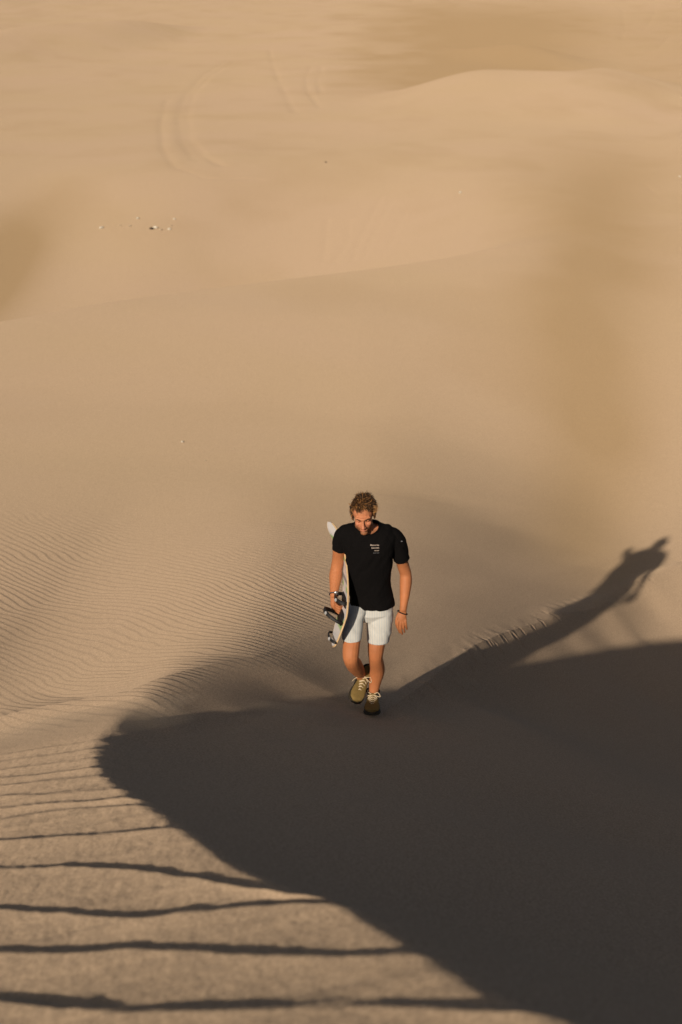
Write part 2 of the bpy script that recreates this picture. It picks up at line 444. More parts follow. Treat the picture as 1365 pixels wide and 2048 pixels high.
# ------------------------------------------------------------------ light, sky, camera
def setup():
    w = bpy.data.worlds.new('World'); scene.world = w; w.use_nodes = True
    nt = w.node_tree
    bg = nt.nodes['Background']
    sk = nt.nodes.new('ShaderNodeTexSky'); sk.sky_type = 'NISHITA'; sk.sun_disc = False
    sk.sun_elevation = SUN_EL; sk.sun_rotation = SUN_AZ + math.pi
    sk.dust_density = 3.0; sk.air_density = 1.0
    nt.links.new(sk.outputs[0], bg.inputs['Color']); bg.inputs['Strength'].default_value = SKY
    l = bpy.data.lights.new('sun', 'SUN'); l.energy = SUN; l.angle = R(0.53); l.color = (1.0, .87, .70)
    o = bpy.data.objects.new('sun', l); coll.objects.link(o)
    o.rotation_euler = Vector(LD).to_track_quat('-Z', 'Y').to_euler()
    o.location = (-3, -8, 12)
    c = bpy.data.cameras.new('camera'); c.sensor_fit = 'VERTICAL'; c.sensor_height = 36; c.sensor_width = 24; c.lens = 50
    c.clip_start = 0.05; c.clip_end = 3000
    c.dof.use_dof = True; c.dof.focus_distance = 9.95; c.dof.aperture_fstop = 2.8
    co = bpy.data.objects.new('camera', c); coll.objects.link(co)
    co.rotation_euler = (math.pi / 2 - PITCH, 0, 0); co.location = (0, 0, 0)
    scene.camera = co
    scene.view_settings.view_transform = 'Standard'; scene.view_settings.look = 'None'
    scene.view_settings.gamma = 1; scene.view_settings.exposure = EXPO
SKY, SUN, EXPO = 0.055, 4.2, -0.2

# ------------------------------------------------------------------ mesh tools
import bmesh
Y0 = 9.4
def P(u, v, dy=0.0):
    return Vector(W(u, v, Y0 + dy))

class Prims:
    """a bag of closed primitive shells that a voxel remesh fuses into one skin"""
    def __init__(s): s.v = []; s.f = []
    def add(s, v, f):
        n = len(s.v); s.v += [tuple(p) for p in v]; s.f += [tuple(i + n for i in q) for q in f]
    def ell(s, c, r, M=None, nu=20, nv=12):
        c = Vector(c); v = []; f = []
        for j in range(1, nv):
            a = math.pi * j / nv
            for i in range(nu):
                b = 2 * math.pi * i / nu
                q = Vector((r[0] * math.sin(a) * math.cos(b), r[1] * math.sin(a) * math.sin(b), r[2] * math.cos(a)))
                v.append(c + (M @ q if M else q))
        v.append(c + (M @ Vector((0, 0, r[2])) if M else Vector((0, 0, r[2]))))
        v.append(c + (M @ Vector((0, 0, -r[2])) if M else Vector((0, 0, -r[2]))))
        for j in range(nv - 2):
            for i in range(nu):
                k = (i + 1) % nu
                f.append((j * nu + i, (j + 1) * nu + i, (j + 1) * nu + k, j * nu + k))
        t, b_ = len(v) - 2, len(v) - 1
        for i in range(nu):
            k = (i + 1) % nu
            f.append((t, i, k)); f.append((b_, (nv - 2) * nu + k, (nv - 2) * nu + i))
        s.add(v, f)
    def chain(s, pts, nu=16, flat=1.0, cap=True):
        """pts: (point, radius) pairs; a smooth tapered limb with rounded ends"""
        pts = [(Vector(p), r) for p, r in pts]
        P_, R_ = [], []
        n = len(pts)
        for i in range(n - 1):
            p0 = pts[max(i - 1, 0)]; p1 = pts[i]; p2 = pts[i + 1]; p3 = pts[min(i + 2, n - 1)]
            for k in range(6):
                t = k / 6
                def cr(a, b, c, d): return 0.5 * ((2 * b) + (c - a) * t + (2 * a - 5 * b + 4 * c - d) * t * t + (3 * b - a - 3 * c + d) * t ** 3)
                P_.append(cr(p0[0], p1[0], p2[0], p3[0])); R_.append(max(1e-3, cr(p0[1], p1[1], p2[1], p3[1])))
        P_.append(pts[-1][0]); R_.append(pts[-1][1])
        if cap:
            d0 = (P_[0] - P_[1]).normalized(); d1 = (P_[-1] - P_[-2]).normalized()
            pre = [(P_[0] + d0 * R_[0] * math.sin(a), R_[0] * math.cos(a)) for a in (1.45, 1.1, .7, .35)]
            post = [(P_[-1] + d1 * R_[-1] * math.sin(a), R_[-1] * math.cos(a)) for a in (.35, .7, 1.1, 1.45)]
            P_ = [p for p, _ in pre] + P_ + [p for p, _ in post]; R_ = [r for _, r in pre] + R_ + [r for _, r in post]
        v = []; f = []
        t0 = (P_[1] - P_[0]).normalized(); ref = Vector((0, 1, 0)) if abs(t0.y) < .8 else Vector((1, 0, 0))
        a = t0.cross(ref).normalized()
        for i in range(len(P_)):
            t = (P_[min(i + 1, len(P_) - 1)] - P_[max(i - 1, 0)]).normalized()
            a = (a - t * a.dot(t)).normalized(); b = t.cross(a)
            for k in range(nu):
                w = 2 * math.pi * k / nu
                v.append(P_[i] + a * R_[i] * math.cos(w) + b * R_[i] * flat * math.sin(w))
        for i in range(len(P_) - 1):
            for k in range(nu):
                m = (k + 1) % nu
                f.append((i * nu + k, i * nu + m, (i + 1) * nu + m, (i + 1) * nu + k))
        f.append(tuple(reversed(range(nu)))); f.append(tuple(range((len(P_) - 1) * nu, len(P_) * nu)))
        s.add(v, f)
    def loft(s, rings, nu=32, p=2.3):
        """rings: (centre, axis a, axis b) as vectors carrying the half sizes"""
        v = []; f = []
        for c, a, b in rings:
            for k in range(nu):
                w = 2 * math.pi * k / nu; cx, sx = math.cos(w), math.sin(w)
                q = (abs(cx) ** p + abs(sx) ** p) ** (-1 / p)
                v.append(Vector(c) + Vector(a) * cx * q + Vector(b) * sx * q)
        n = len(rings)
        for i in range(n - 1):
            for k in range(nu):
                m = (k + 1) % nu
                f.append((i * nu + k, i * nu + m, (i + 1) * nu + m, (i + 1) * nu + k))
        f.append(tuple(reversed(range(nu)))); f.append(tuple(range((n - 1) * nu, n * nu)))
        s.add(v, f)
    def raw(s, name):
        me = bpy.data.meshes.new(name); me.from_pydata(s.v, [], s.f); me.update()
        bm = bmesh.new(); bm.from_mesh(me); bmesh.ops.recalc_face_normals(bm, faces=bm.faces); bm.to_mesh(me); bm.free()
        return me
    def fused(s, name, vox=0.005, smooth=3):
        me = s.raw(name + '_tmp')
        o = bpy.data.objects.new(name + '_tmp', me); coll.objects.link(o)
        m = o.modifiers.new('r', 'REMESH'); m.mode = 'VOXEL'; m.voxel_size = vox; m.use_smooth_shade = True
        if smooth:
            k = o.modifiers.new('s', 'SMOOTH'); k.factor = 0.5; k.iterations = smooth
        dg = bpy.context.evaluated_depsgraph_get(); dg.update()
        out = bpy.data.meshes.new_from_object(o.evaluated_get(dg))
        out.name = name
        bpy.data.objects.remove(o); bpy.data.meshes.remove(me)
        return out

def verts_np(me):
    a = np.empty(len(me.vertices) * 3, np.float32); me.vertices.foreach_get('co', a); return a.reshape(-1, 3).astype(float)
def set_np(me, a):
    me.vertices.foreach_set('co', a.astype(np.float32).ravel()); me.update()
def normals_np(me):
    a = np.empty(len(me.vertices) * 3, np.float32); me.vertices.foreach_get('normal', a); return a.reshape(-1, 3).astype(float)
def noise3(p, f, seed=0):
    return (vnoise(p[:, 0] * f + 31, p[:, 2] * f, seed) + vnoise(p[:, 1] * f + 7, p[:, 2] * f + 3, seed + 1)) * 0.7
def put(name, me, mat, origin, parent=None, **props):
    """link a mesh whose vertices are in world space, with its origin at `origin`"""
    o = bpy.data.objects.new(name, me)
    me.transform(Matrix.Translation(-Vector(origin)))
    coll.objects.link(o)
    if parent is None: o.location = origin
    else:
        o.parent = parent; o.location = Vector(origin) - ABS[parent.name]
    ABS[o.name] = Vector(origin)
    for m in (mat if isinstance(mat, (list, tuple)) else [mat]): me.materials.append(m)
    me.polygons.foreach_set('use_smooth', np.ones(len(me.polygons), bool))
    for k, v in props.items(): o[k] = v
    return o
ABS = {}
def color_attr(me, cols):
    a = me.attributes.new('tint', 'FLOAT_COLOR', 'POINT')
    c = np.ones((len(me.vertices), 4), np.float32); c[:, :3] = cols
    a.data.foreach_set('color', c.ravel())

def simple_mat(name, col, rough=.7, spec=.3, bump=None, attr=False, sss=0.0, stripes=None, sheen=0.0, var=0.12, vscale=30, metal=0.0):
    m, nt, b = new_mat(name); N, L = nt.nodes, nt.links
    b.inputs['Roughness'].default_value = rough; b.inputs['Specular IOR Level'].default_value = spec
    b.inputs['Metallic'].default_value = metal
    tc = N.new('ShaderNodeTexCoord')
    if attr:
        at = N.new('ShaderNodeAttribute'); at.attribute_name = 'tint'; src = at.outputs['Color']
    else:
        rgb = N.new('ShaderNodeRGB'); rgb.outputs[0].default_value = (*col, 1); src = rgb.outputs[0]
    if stripes:
        wv = N.new('ShaderNodeTexWave'); wv.wave_type = 'BANDS'; wv.bands_direction = 'X'; wv.inputs['Scale'].default_value = stripes[0]
        wv.inputs['Distortion'].default_value = 0.15
        L.new(tc.outputs['Object'], wv.inputs['Vector'])
        r = N.new('ShaderNodeValToRGB'); r.color_ramp.elements[0].position = .55; r.color_ramp.elements[1].position = .8
        L.new(wv.outputs['Fac'], r.inputs['Fac'])
        mm = N.new('ShaderNodeMix'); mm.data_type = 'RGBA'; L.new(r.outputs['Color'], mm.inputs['Factor']); L.new(src, mm.inputs['A'])
        mm.inputs['B'].default_value = (*stripes[1], 1); src = mm.outputs['Result']
    n = N.new('ShaderNodeTexNoise'); n.inputs['Scale'].default_value = vscale; n.inputs['Detail'].default_value = 3
    L.new(tc.outputs['Object'], n.inputs['Vector'])
    mr = N.new('ShaderNodeMapRange'); mr.inputs['To Min'].default_value = 1 - var; mr.inputs['To Max'].default_value = 1 + var
    L.new(n.outputs['Fac'], mr.inputs['Value'])
    vm = N.new('ShaderNodeVectorMath'); vm.operation = 'SCALE'; L.new(src, vm.inputs[0]); L.new(mr.outputs[0], vm.inputs['Scale'])
    L.new(vm.outputs[0], b.inputs['Base Color'])
    if bump:
        n2 = N.new('ShaderNodeTexNoise'); n2.inputs['Scale'].default_value = bump[0]; n2.inputs['Detail'].default_value = 3
        L.new(tc.outputs['Object'], n2.inputs['Vector'])
        bp = N.new('ShaderNodeBump'); bp.inputs['Strength'].default_value = .5; bp.inputs['Distance'].default_value = bump[1]
        L.new(n2.outputs['Fac'], bp.inputs['Height']); L.new(bp.outputs['Normal'], b.inputs['Normal'])
    if sss: b.inputs['Subsurface Weight'].default_value = sss; b.inputs['Subsurface Radius'].default_value = (.02, .008, .004); b.inputs['Subsurface Scale'].default_value = 0.5
    if sheen: b.inputs['Sheen Weight'].default_value = sheen
    return m

# ------------------------------------------------------------------ the walking man
def ring(v, l, r, dep, dy, rise=0.0):
    a, b = P(l, v, dy), P(r, v, dy)
    c = (a + b) / 2; ax = (b - a) / 2
    return (c, ax, Vector((0, dep, rise)))

def frame(c, bow, roll, yaw):
    """local x: picture right, y: out of the face, z: crown"""
    M = Matrix.Rotation(yaw, 3, 'Z') @ Matrix.Rotation(roll, 3, 'Y') @ Matrix.Rotation(bow, 3, 'X')
    F = Matrix(((1, 0, 0), (0, -1, 0), (0, 0, 1)))
    M = M @ F
    return Vector(c), M

def make_man():
    foot = P(742, 1428, 0.0)
    O = Vector((foot.x, foot.y, foot.z))
    skin = simple_mat('tanned skin', (.6, .3, .18), rough=.62, spec=.3, attr=True, sss=.08, var=.06, vscale=60, bump=(300, .0006))
    # ---- body
    b = Prims()
    hc, HM = frame(P(727, 1031, -.20), R(15), R(-4), R(-3))
    def H(x, y, z): return hc + HM @ Vector((x, y, z))
    b.ell(H(0, -.018, .035), (.074, .094, .086), HM)
    b.ell(H(0, .020, -.028), (.060, .066, .082), HM)
    b.ell(H(0, .060, -.098), (.026, .022, .020), HM)
    for s in (-1, 1):
        b.ell(H(s * .042, .012, -.066), (.020, .030, .026), HM)
        b.ell(H(s * .034, .062, -.022), (.022, .018, .020), HM)
        b.ell(H(s * .076, -.012, -.008), (.009, .020, .031), HM)
        b.ell(H(s * .011, .098, -.036), (.009, .009, .008), HM)
        b.ell(H(s * .029, .077, .006), (.015, .008, .009), HM)
    b.chain([(H(-.045, .066, .024), .009), (H(0, .086, .022), .011), (H(.045, .066, .024), .009)])
    b.chain([(H(0, .086, .014), .008), (H(0, .104, -.018), .0095), (H(0, .110, -.032), .012)])
    b.chain([(H(-.022, .080, -.064), .006), (H(0, .090, -.062), .009), (H(.022, .080, -.064), .006)])
    nb = P(738, 1062, .0)
    b.chain([(H(0, -.035, -.03), .058), (H(0, -.022, -.09), .055), (nb, .062), (nb + Vector((0, .02, -.08)), .08)])
    # trunk under the shirt
    def shr(r, k=.012):
        c, a, d = r
        return (c, a * (1 - k / a.length), d * (1 - k / d.length))
    TR_ = [ring(1208, 699, 790, .130, -.05), ring(1196, 699, 789, .126, -.05), ring(1185, 698, 785, .120, -.055), ring(1160, 696, 781, .118, -.07), ring(1130, 693, 784, .122, -.09),
           ring(1105, 689, 787, .126, -.105), ring(1085, 685, 791, .122, -.11), ring(1070, 682, 794, .108, -.11), ring(1058, 686, 788, .088, -.10), ring(1049, 702, 768, .068, -.09)]
    b.loft([shr(r) for r in TR_])
    b.loft([ring(1229, 714, 762, .07, -.04), ring(1215, 706, 778, .09, -.04), ring(1190, 706, 779, .095, -.04)])
    # arms: camera left (grips the board) and camera right (hangs)
    b.chain([(P(690, 1068, -.09), .058), (P(681, 1092, -.08), .050), (P(677, 1118, -.05), .044), (P(673, 1138, -.05), .042), (P(672, 1152, -.07), .045), (P(670, 1172, -.12), .036), (P(668, 1190, -.17), .026)])
    b.chain([(P(786, 1076, -.09), .058), (P(798, 1104, -.06), .050), (P(807, 1132, -.02), .043), (P(812, 1148, -.01), .042), (P(812, 1166, -.03), .042), (P(810, 1190, -.06), .034), (P(807, 1217, -.09), .027)])
    # standing leg
    b.chain([(P(762, 1208, -.05), .080), (P(758, 1250, -.09), .068), (P(754, 1283, -.12), .061), (P(752, 1303, -.13), .056), (P(752, 1318, -.11), .050),
             (P(755, 1338, -.03), .056), (P(751, 1362, .0), .046), (P(746, 1388, .0), .035), (P(744, 1404, .0), .037)])
    b.ell(P(751, 1306, -.150), (.036, .026, .044))
    # lifted leg
    b.chain([(P(716, 1212, -.06), .064), (P(709, 1250, -.18), .062), (P(704, 1286, -.29), .060), (P(702, 1308, -.33), .056), (P(703, 1320, -.32), .052),
             (P(709, 1330, -.22), .056), (P(716, 1340, -.12), .048), (P(721, 1347, -.03), .036), (P(722, 1353, .0), .036)])
    b.ell(P(701, 1311, -.350), (.036, .026, .040))
    # hands
    def finger(pts, r0=.0088, r1=.0070):
        n = len(pts); b.chain([(p, r0 + (r1 - r0) * i / (n - 1)) for i, p in enumerate(pts)], nu=10)
    # hanging hand, back to the camera
    wr = P(807, 1219, -.09)
    b.chain([(P(807, 1216, -.09), .026), (P(806, 1226, -.095), .026), (P(804, 1236, -.10), .034), (P(803, 1244, -.10), .034)], flat=.5)
    hx = [(796.5, 1244, 796.5, 1256, 800, 1265), (801.8, 1246, 802.5, 1259, 805, 1268), (807, 1245, 808.2, 1256, 809.5, 1264), (811.8, 1242, 813.2, 1251, 814, 1258)]
    for (a0, b0, a1, b1, a2, b2) in hx:
        finger([P(a0, b0 - 4, -.10), P(a0, b0, -.112), P(a1, b1, -.105), P(a2, b2, -.075)], .0092, .0074)
    finger([P(799, 1226, -.09), P(794.5, 1236, -.105), P(793, 1246, -.105), P(795, 1255, -.09)], .011, .0078)
    # gripping hand, fingers hooked round the strap and the board edge
    b.chain([(P(668, 1188, -.165), .025), (P(669, 1198, -.18), .026), (P(671, 1207, -.19), .034), (P(673, 1214, -.19), .033)], flat=.6)
    for k, (u, v) in enumerate([(673, 1206), (673, 1211), (673.5, 1216), (674, 1221)]):
        dz = -.215 + .0 * k
        finger([P(u - 2, v - 3, -.19), P(u - 1, v + 2, -.225), P(u + 6, v + 7, -.245), P(u + 12, v + 6, -.225)], .0092, .0075)
    finger([P(671, 1198, -.16), P(677, 1203, -.15), P(682, 1209, -.155), P(684, 1215, -.16)], .0105, .008)
    me = b.fused('person', .0036, 2)
    # face: colour of lids, lips, stubble; eye sockets pressed in
    v = verts_np(me)
    hl = (v - np.array(hc)) @ np.array(HM)           # into head space (HM is orthogonal)
    r = np.hypot(0, 0)
    def blob(x, y, z, rx, ry, rz): return np.exp(-(((hl[:, 0] - x) / rx) ** 2 + ((hl[:, 1] - y) / ry) ** 2 + ((hl[:, 2] - z) / rz) ** 2))
    off = np.zeros(len(v))
    for s in (-1, 1):
        off += -.007 * blob(s * .016, .085, .004, .010, .03, .009) - .004 * blob(s * .045, .07, .004, .010, .03, .010)
        off += -.003 * blob(s * .030, .085, -.008, .018, .03, .004)
    off += -.004 * blob(0, .09, -.0625, .022, .02, .0022) - .006 * blob(0, .09, -.080, .022, .02, .006)
    v += normals_np(me) * (.0035 * noise3(v, 14, 51))[:, None] * (np.abs(hl).max(1) > .16)[:, None]
    v += np.outer(off, np.array(HM @ Vector((0, 1, 0)))); set_np(me, v)
    base = np.array([.47, .175, .072]); c = np.tile(base, (len(v), 1))
    c *= (1 + .25 * noise3(v, 9, 5) + .12 * noise3(v, 40, 8))[:, None]
    near = (np.abs(hl) < .16).all(1)
    def mix(m, col):
        nonlocal c
        m = np.clip(m, 0, 1) * near; c = c * (1 - m[:, None]) + np.array(col) * m[:, None]
    mix(.55 * near, (.57, .235, .13))
    mix(.5 * (blob(-.038, .06, -.025, .02, .03, .018) + blob(.038, .06, -.025, .02, .03, .018) + blob(0, .11, -.03, .012, .02, .014)), (.68, .24, .16))
    beard = sstep(-.040, -.060, hl[:, 2]) * sstep(-.02, .01, hl[:, 1]) * (1 - blob(0, .09, -.062, .03, .03, .008))
    beard = np.maximum(beard, .9 * sstep(-.004, -.03, hl[:, 2]) * sstep(.045, .058, np.abs(hl[:, 0])) * sstep(-.03, .0, hl[:, 1]))
    mix(.88 * beard * (.8 + .5 * noise3(v, 200, 3)), (.20, .085, .035))
    mix(1.0 * (blob(-.014, .09, -.052, .016, .03, .005) + blob(.014, .09, -.052, .016, .03, .005)), (.17, .07, .03))
    mix(.9 * blob(0, .092, -.063, .020, .02, .0045), (.55, .19, .14))
    for s in (-1, 1):
        mix(1.0 * blob(s * .031, .082, -.001, .017, .03, .0028), (.06, .025, .015))
    me_c = c
    color_attr(me, me_c)
    man = put('person', me, skin, O, label='man in black T-shirt and pale shorts climbing the dune crest, looking down', category='person')
    # ---- hair
    hairm = simple_mat('sun-bleached brown hair', (.1, .05, .02), rough=.5, spec=.4, attr=True, var=.2, vscale=200)
    hv, hf, hcx = [], [], []
    rr = random.Random(4)
    def strand(p0, d0, L, rad, col, bend, n=6):
        p = Vector(p0); d = Vector(d0).normalized(); base_i = len(hv)
        curl = rr.uniform(-1, 1); ax = Vector((rr.uniform(-1, 1), rr.uniform(-1, 1), rr.uniform(-1, 1))).normalized()
        for i in range(n + 1):
            rd = rad * (1 - (i / n) ** 1.6 * .85)
            a = d.cross(Vector((.3, .5, .8))).normalized(); b_ = d.cross(a)
            for k in range(4):
                w = k * math.pi / 2
                hv.append(hc + HM @ (p + a * rd * math.cos(w) + b_ * rd * .6 * math.sin(w))); hcx.append([q * (1 + .25 * i / n) for q in col])
            if i < n:
                for k in range(4):
                    m = (k + 1) % 4
                    hf.append((base_i + i * 4 + k, base_i + i * 4 + m, base_i + (i + 1) * 4 + m, base_i + (i + 1) * 4 + k))
            p = p + d * (L / n)
            d = (d + bend * (.9 / n) + ax.cross(d) * curl * (3.6 / n)).normalized()
            q = Vector((p.x / .080, (p.y + .018) / .100, (p.z - .035) / .092)); 
            if q.length < 1.0: p += Vector((p.x, p.y + .018, p.z - .035)).normalized() * .008
        hf.append((base_i + n * 4, base_i + n * 4 + 1, base_i + n * 4 + 2, base_i + n * 4 + 3))
    cnt = 0
    while cnt < 2300:
        th = rr.uniform(0, 2 * math.pi); z = rr.uniform(-.55, 1); q = math.sqrt(1 - z * z)
        n_ = Vector((q * math.cos(th), q * math.sin(th), z))
        p = Vector((n_.x * .076, -.018 + n_.y * .096, .035 + n_.z * .088))
        # hairline: bare face
        if p.y > .0 and p.z < .078 - .25 * max(0, .0 - 0) and p.y > .02 and not (abs(p.x) > .068 and p.z > -.01): continue
        if p.y > -.02 and p.z < -.005: continue
        if p.y > .055 and p.z < .088: continue
        fr = sstep(.3, 1.0, n_.y) if False else max(0, n_.y)
        sweep = Vector((.55, .35 + .3 * fr, .05)) + Vector((rr.uniform(-.5, .5), rr.uniform(-.4, .4), rr.uniform(-.3, .4)))
        top = max(0, n_.z)
        d = n_ * (.12 + .22 * top) + sweep * (1.0 if top > .2 else .25) + Vector((0, -.1, -.6 * (1 - top)))
        L = rr.uniform(.030, .058) * (.34 + .80 * top)
        tone = rr.random() ** 4.5; tone = min(1, tone + .38 * fr * rr.random() ** 1.5)  # mostly dark brown, some strands bleached golden, more towards the front
        col = [(.022 + .34 * tone), (.010 + .155 * tone), (.004 + .045 * tone)]
        strand(p, d, L, rr.uniform(.0022, .0042), col, Vector((.5, .2, -.9)) * rr.uniform(.2, 1.0)); cnt += 1
    for k in range(26):      # wind-lifted locks at the side
        p = Vector((.070, rr.uniform(-.03, .04), rr.uniform(.03, .09)))
        strand(p, Vector((1, .2, rr.uniform(-.1, .6))), rr.uniform(.03, .058), .0022, (.30, .15, .05), Vector((.3, 0, rr.uniform(-.9, .9))))
    hme = bpy.data.meshes.new('hair'); hme.from_pydata([tuple(p) for p in hv], [], hf); hme.update()
    color_attr(hme, np.array(hcx))
    put('hair', hme, hairm, hc, man)
    bw = Prims()
    for s in (-1, 1):
        bw.chain([(H(s * .014, .0945, .018), .0028), (H(s * .031, .087, .0225), .0036), (H(s * .050, .064, .019), .0022)], nu=8)
        o = bw.raw('eyebrow') if False else None
        q = Prims(); q.chain([(H(s * .013, .0955, .017), .0026), (H(s * .031, .0865, .0225), .0036), (H(s * .050, .066, .018), .0020)], nu=8)
        put('eyebrow', q.raw('eyebrow'), simple_mat('brow hair', (.05, .022, .010), rough=.8), H(s * .03, .08, .02), man)
    # ---- shirt
    black = simple_mat('black cotton', (.0045, .0038, .0040), rough=.95, spec=.12, var=.15, bump=(160, .001))
    t = Prims()
    t.loft(TR_ + [ring(1044, 716, 757, .05, -.085)])
    t.chain([(P(700, 1064, -.10), .062), (P(689, 1072, -.09), .066), (P(682, 1086, -.085), .056), (P(681, 1097, -.075), .052)], nu=20)
    t.chain([(P(772, 1066, -.10), .062), (P(789, 1078, -.09), .066), (P(798, 1096, -.07), .059), (P(804, 1117, -.05), .056)], nu=20)
    me = t.fused('t_shirt', .005, 4)
    # open neck, sleeves and hem
    bm = bmesh.new(); bm.from_mesh(me)
    ncx = P(736, 1055, -.13)
    nz = Vector((0, -.50, .87)).normalized(); nxv = Vector((1, 0, 0)); nyv = nz.cross(nxv)
    e1, e2 = P(681, 1097, -.075), P(804, 1117, -.05)
    d1 = (e1 - P(682, 1086, -.085)).normalized(); d2 = (e2 - P(798, 1096, -.07)).normalized()
    kill = []
    for f in bm.faces:
        c = f.calc_center_median(); q = c - ncx
        if abs(q.dot(nz)) < .12 and (q.dot(nxv) / .080) ** 2 + (q.dot(nyv) / .078) ** 2 < 1: kill.append(f); continue
        if (c - e1).length < .09 and (c - e1).dot(d1) > .004: kill.append(f)
        elif (c - e2).length < .09 and (c - e2).dot(d2) > .004: kill.append(f)
    bmesh.ops.delete(bm, geom=kill, context='FACES')
    bm.to_mesh(me); bm.free()
    v = verts_np(me); n = normals_np(me)
    # folds: slanted creases over the chest and waist, looser at the hem
    dn = .0085 * np.abs(vnoise(v[:, 0] * 16 + v[:, 2] * 9, v[:, 2] * 5 - v[:, 0] * 3, 3)) ** .7 + .006 * vnoise(v[:, 0] * 30 - v[:, 2] * 16, v[:, 2] * 9, 5)
    hem = 1 - sstep(.0, .25, v[:, 2] - P(740, 1199).z)
    dn = dn + hem * .010 * vnoise(v[:, 0] * 22, v[:, 1] * 22, 7)
    set_np(me, v + n * dn[:, None])
    shirt = put('t_shirt', me, black, P(738, 1120, -.08), man)
    # collar band
    q = Prims()
    pts = []
    from mathutils.bvhtree import BVHTree
    bmb = bmesh.new(); bmb.from_mesh(t.raw('x')); bvh = BVHTree.FromBMesh(bmb)
    ring_pts = []
    for k in range(41):
        w = 2 * math.pi * k / 40
        o_ = ncx + nxv * .080 * math.cos(w) + nyv * .078 * math.sin(w)
        h_, nn, _, _ = bvh.ray_cast(o_ + nz * .2, -nz)
        if h_ is None: h_ = o_
        ring_pts.append(h_ + nz * .002)
    for k in range(40): ring_pts[k] = (ring_pts[k - 1 if k else 39] + ring_pts[k] * 2 + ring_pts[k + 1]) / 4
    ring_pts[40] = ring_pts[0]
    q.chain([(p, .0065) for p in ring_pts], nu=8, cap=False)
    put('collar', q.raw('collar'), black, ncx, shirt)
    # printing on the chest and a tag on the sleeve
    ink = simple_mat('shirt print', (.42, .34, .29), rough=.8); ink2 = simple_mat('grey shirt print', (.16, .16, .17), rough=.8)
    bms = bmesh.new(); bms.from_mesh(me); bms.transform(Matrix.Translation(P(738, 1120, -.08))); bv = BVHTree.FromBMesh(bms)
    def text(s, u_right, v_mid, size, mat):
        cu = bpy.data.curves.new('print', 'FONT'); cu.body = s; cu.align_x = 'RIGHT'; cu.size = size; cu.fill_mode = 'FRONT'; cu.offset = size * .02
        to = bpy.data.objects.new('print_tmp', cu); coll.objects.link(to)
        dg = bpy.context.evaluated_depsgraph_get(); dg.update()
        tm = bpy.data.meshes.new_from_object(to.evaluated_get(dg)); bpy.data.objects.remove(to)
        c = P(u_right, v_mid, -.4)
        bm_ = bmesh.new(); bm_.from_mesh(tm); bmesh.ops.subdivide_edges(bm_, edges=bm_.edges, cuts=0)
        for vv in bm_.verts:
            w_ = Vector((c.x + vv.co.x, c.y, c.z + vv.co.y + vv.co.x * -.05))
            h_, nn, _, _ = bv.ray_cast(w_, Vector((0, 1, 0)))
            vv.co = (h_ + Vector((0, -.003, 0))) if h_ is not None else Vector((w_.x, P(750, 1110, -.2).y, w_.z))
        bm_.to_mesh(tm); bm_.free()
        put('print', tm, mat, P(750, 1114, -.2), shirt)
    text('Memories', 760, 1109, .0150, ink); text('between', 760, 1114, .0150, ink); text('waves', 760, 1119, .0135, ink); text('est in sand', 760, 1123.5, .0095, ink2)
    q = Prims(); cc = P(805, 1098, -.3); h_, nn, _, _ = bv.ray_cast(cc, Vector((0, 1, 0)))
    if h_ is not None:
        q.ell(h_, (.010, .002, .004)); put('sleeve_tag', q.raw('sleeve_tag'), ink2, h_, shirt)
    # ---- shorts
    cloth = simple_mat('striped white cotton', (.62, .60, .56), rough=.9, spec=.15, stripes=(26.0, (.47, .51, .53)), var=.05, vscale=40, bump=(220, .0008))
    s_ = Prims()
    s_.loft([ring(1236, 712, 768, .095, -.06), ring(1222, 698, 786, .122, -.06), ring(1210, 700, 786, .112, -.05), ring(1190, 706, 780, .092, -.05)])
    s_.loft([ring(1276, 683.5, 723.5, .088, -.27), ring(1258, 685, 725, .094, -.22), ring(1238, 688, 728, .102, -.155), ring(1218, 694, 734, .118, -.10), ring(1200, 702, 738, .095, -.05)])
    s_.loft([ring(1281, 735, 779, .086, -.10), ring(1262, 734, 783, .090, -.095), ring(1240, 734, 786, .096, -.08), ring(1220, 736, 787, .10, -.06), ring(1200, 738, 784, .09, -.05)])
    me = s_.fused('shorts', .005, 3)
    v = verts_np(me); n = normals_np(me)
    dn = .006 * np.abs(vnoise(v[:, 0] * 24 + v[:, 2] * 6, v[:, 2] * 12, 13)) + .005 * vnoise(v[:, 0] * 12, v[:, 2] * 26 + v[:, 0] * 20, 15)
    side = sstep(.1, .16, v[:, 0] - P(745, 1250).x)
    dn = dn + side * .012 * vnoise(v[:, 2] * 34, v[:, 1] * 12, 17)
    set_np(me, v + n * dn[:, None])
    put('shorts', me, cloth, P(740, 1235, -.06), man)
    # ---- shoes
    up_m = simple_mat('khaki suede', (.20, .135, .045), rough=.9, spec=.2, var=.3, vscale=25, bump=(90, .002))
    sole_m = simple_mat('dark rubber sole', (.035, .028, .018), rough=.7)
    lin_m = simple_mat('black lining', (.012, .010, .009), rough=.9)
    lace_m = simple_mat('cream laces', (.62, .50, .34), rough=.8)
    def shoe(heel, toe, upv, wide=1.0):
        heel, toe = Vector(heel), Vector(toe)
        fw = (toe - heel).normalized(); upv = Vector(upv); upv = (upv - fw * upv.dot(fw)).normalized(); rt = fw.cross(upv)
        L = (toe - heel).length
        def S(x, y, z): return heel + rt * x * wide + fw * (y * L) + upv * z
        root_p = Prims()
        prof = [(.02, .026, .050, .044), (.12, .036, .062, .050), (.28, .036, .064, .052), (.45, .036, .052, .046), (.62, .044, .040, .036), (.78, .047, .032, .030), (.90, .040, .026, .024), (.985, .018, .018, .014)]
        root_p.loft([(S(0, y, h * .5 + .014), rt * w * wide, upv * (h2 * .62)) for y, w, h, h2 in prof], nu=24, p=2.6)
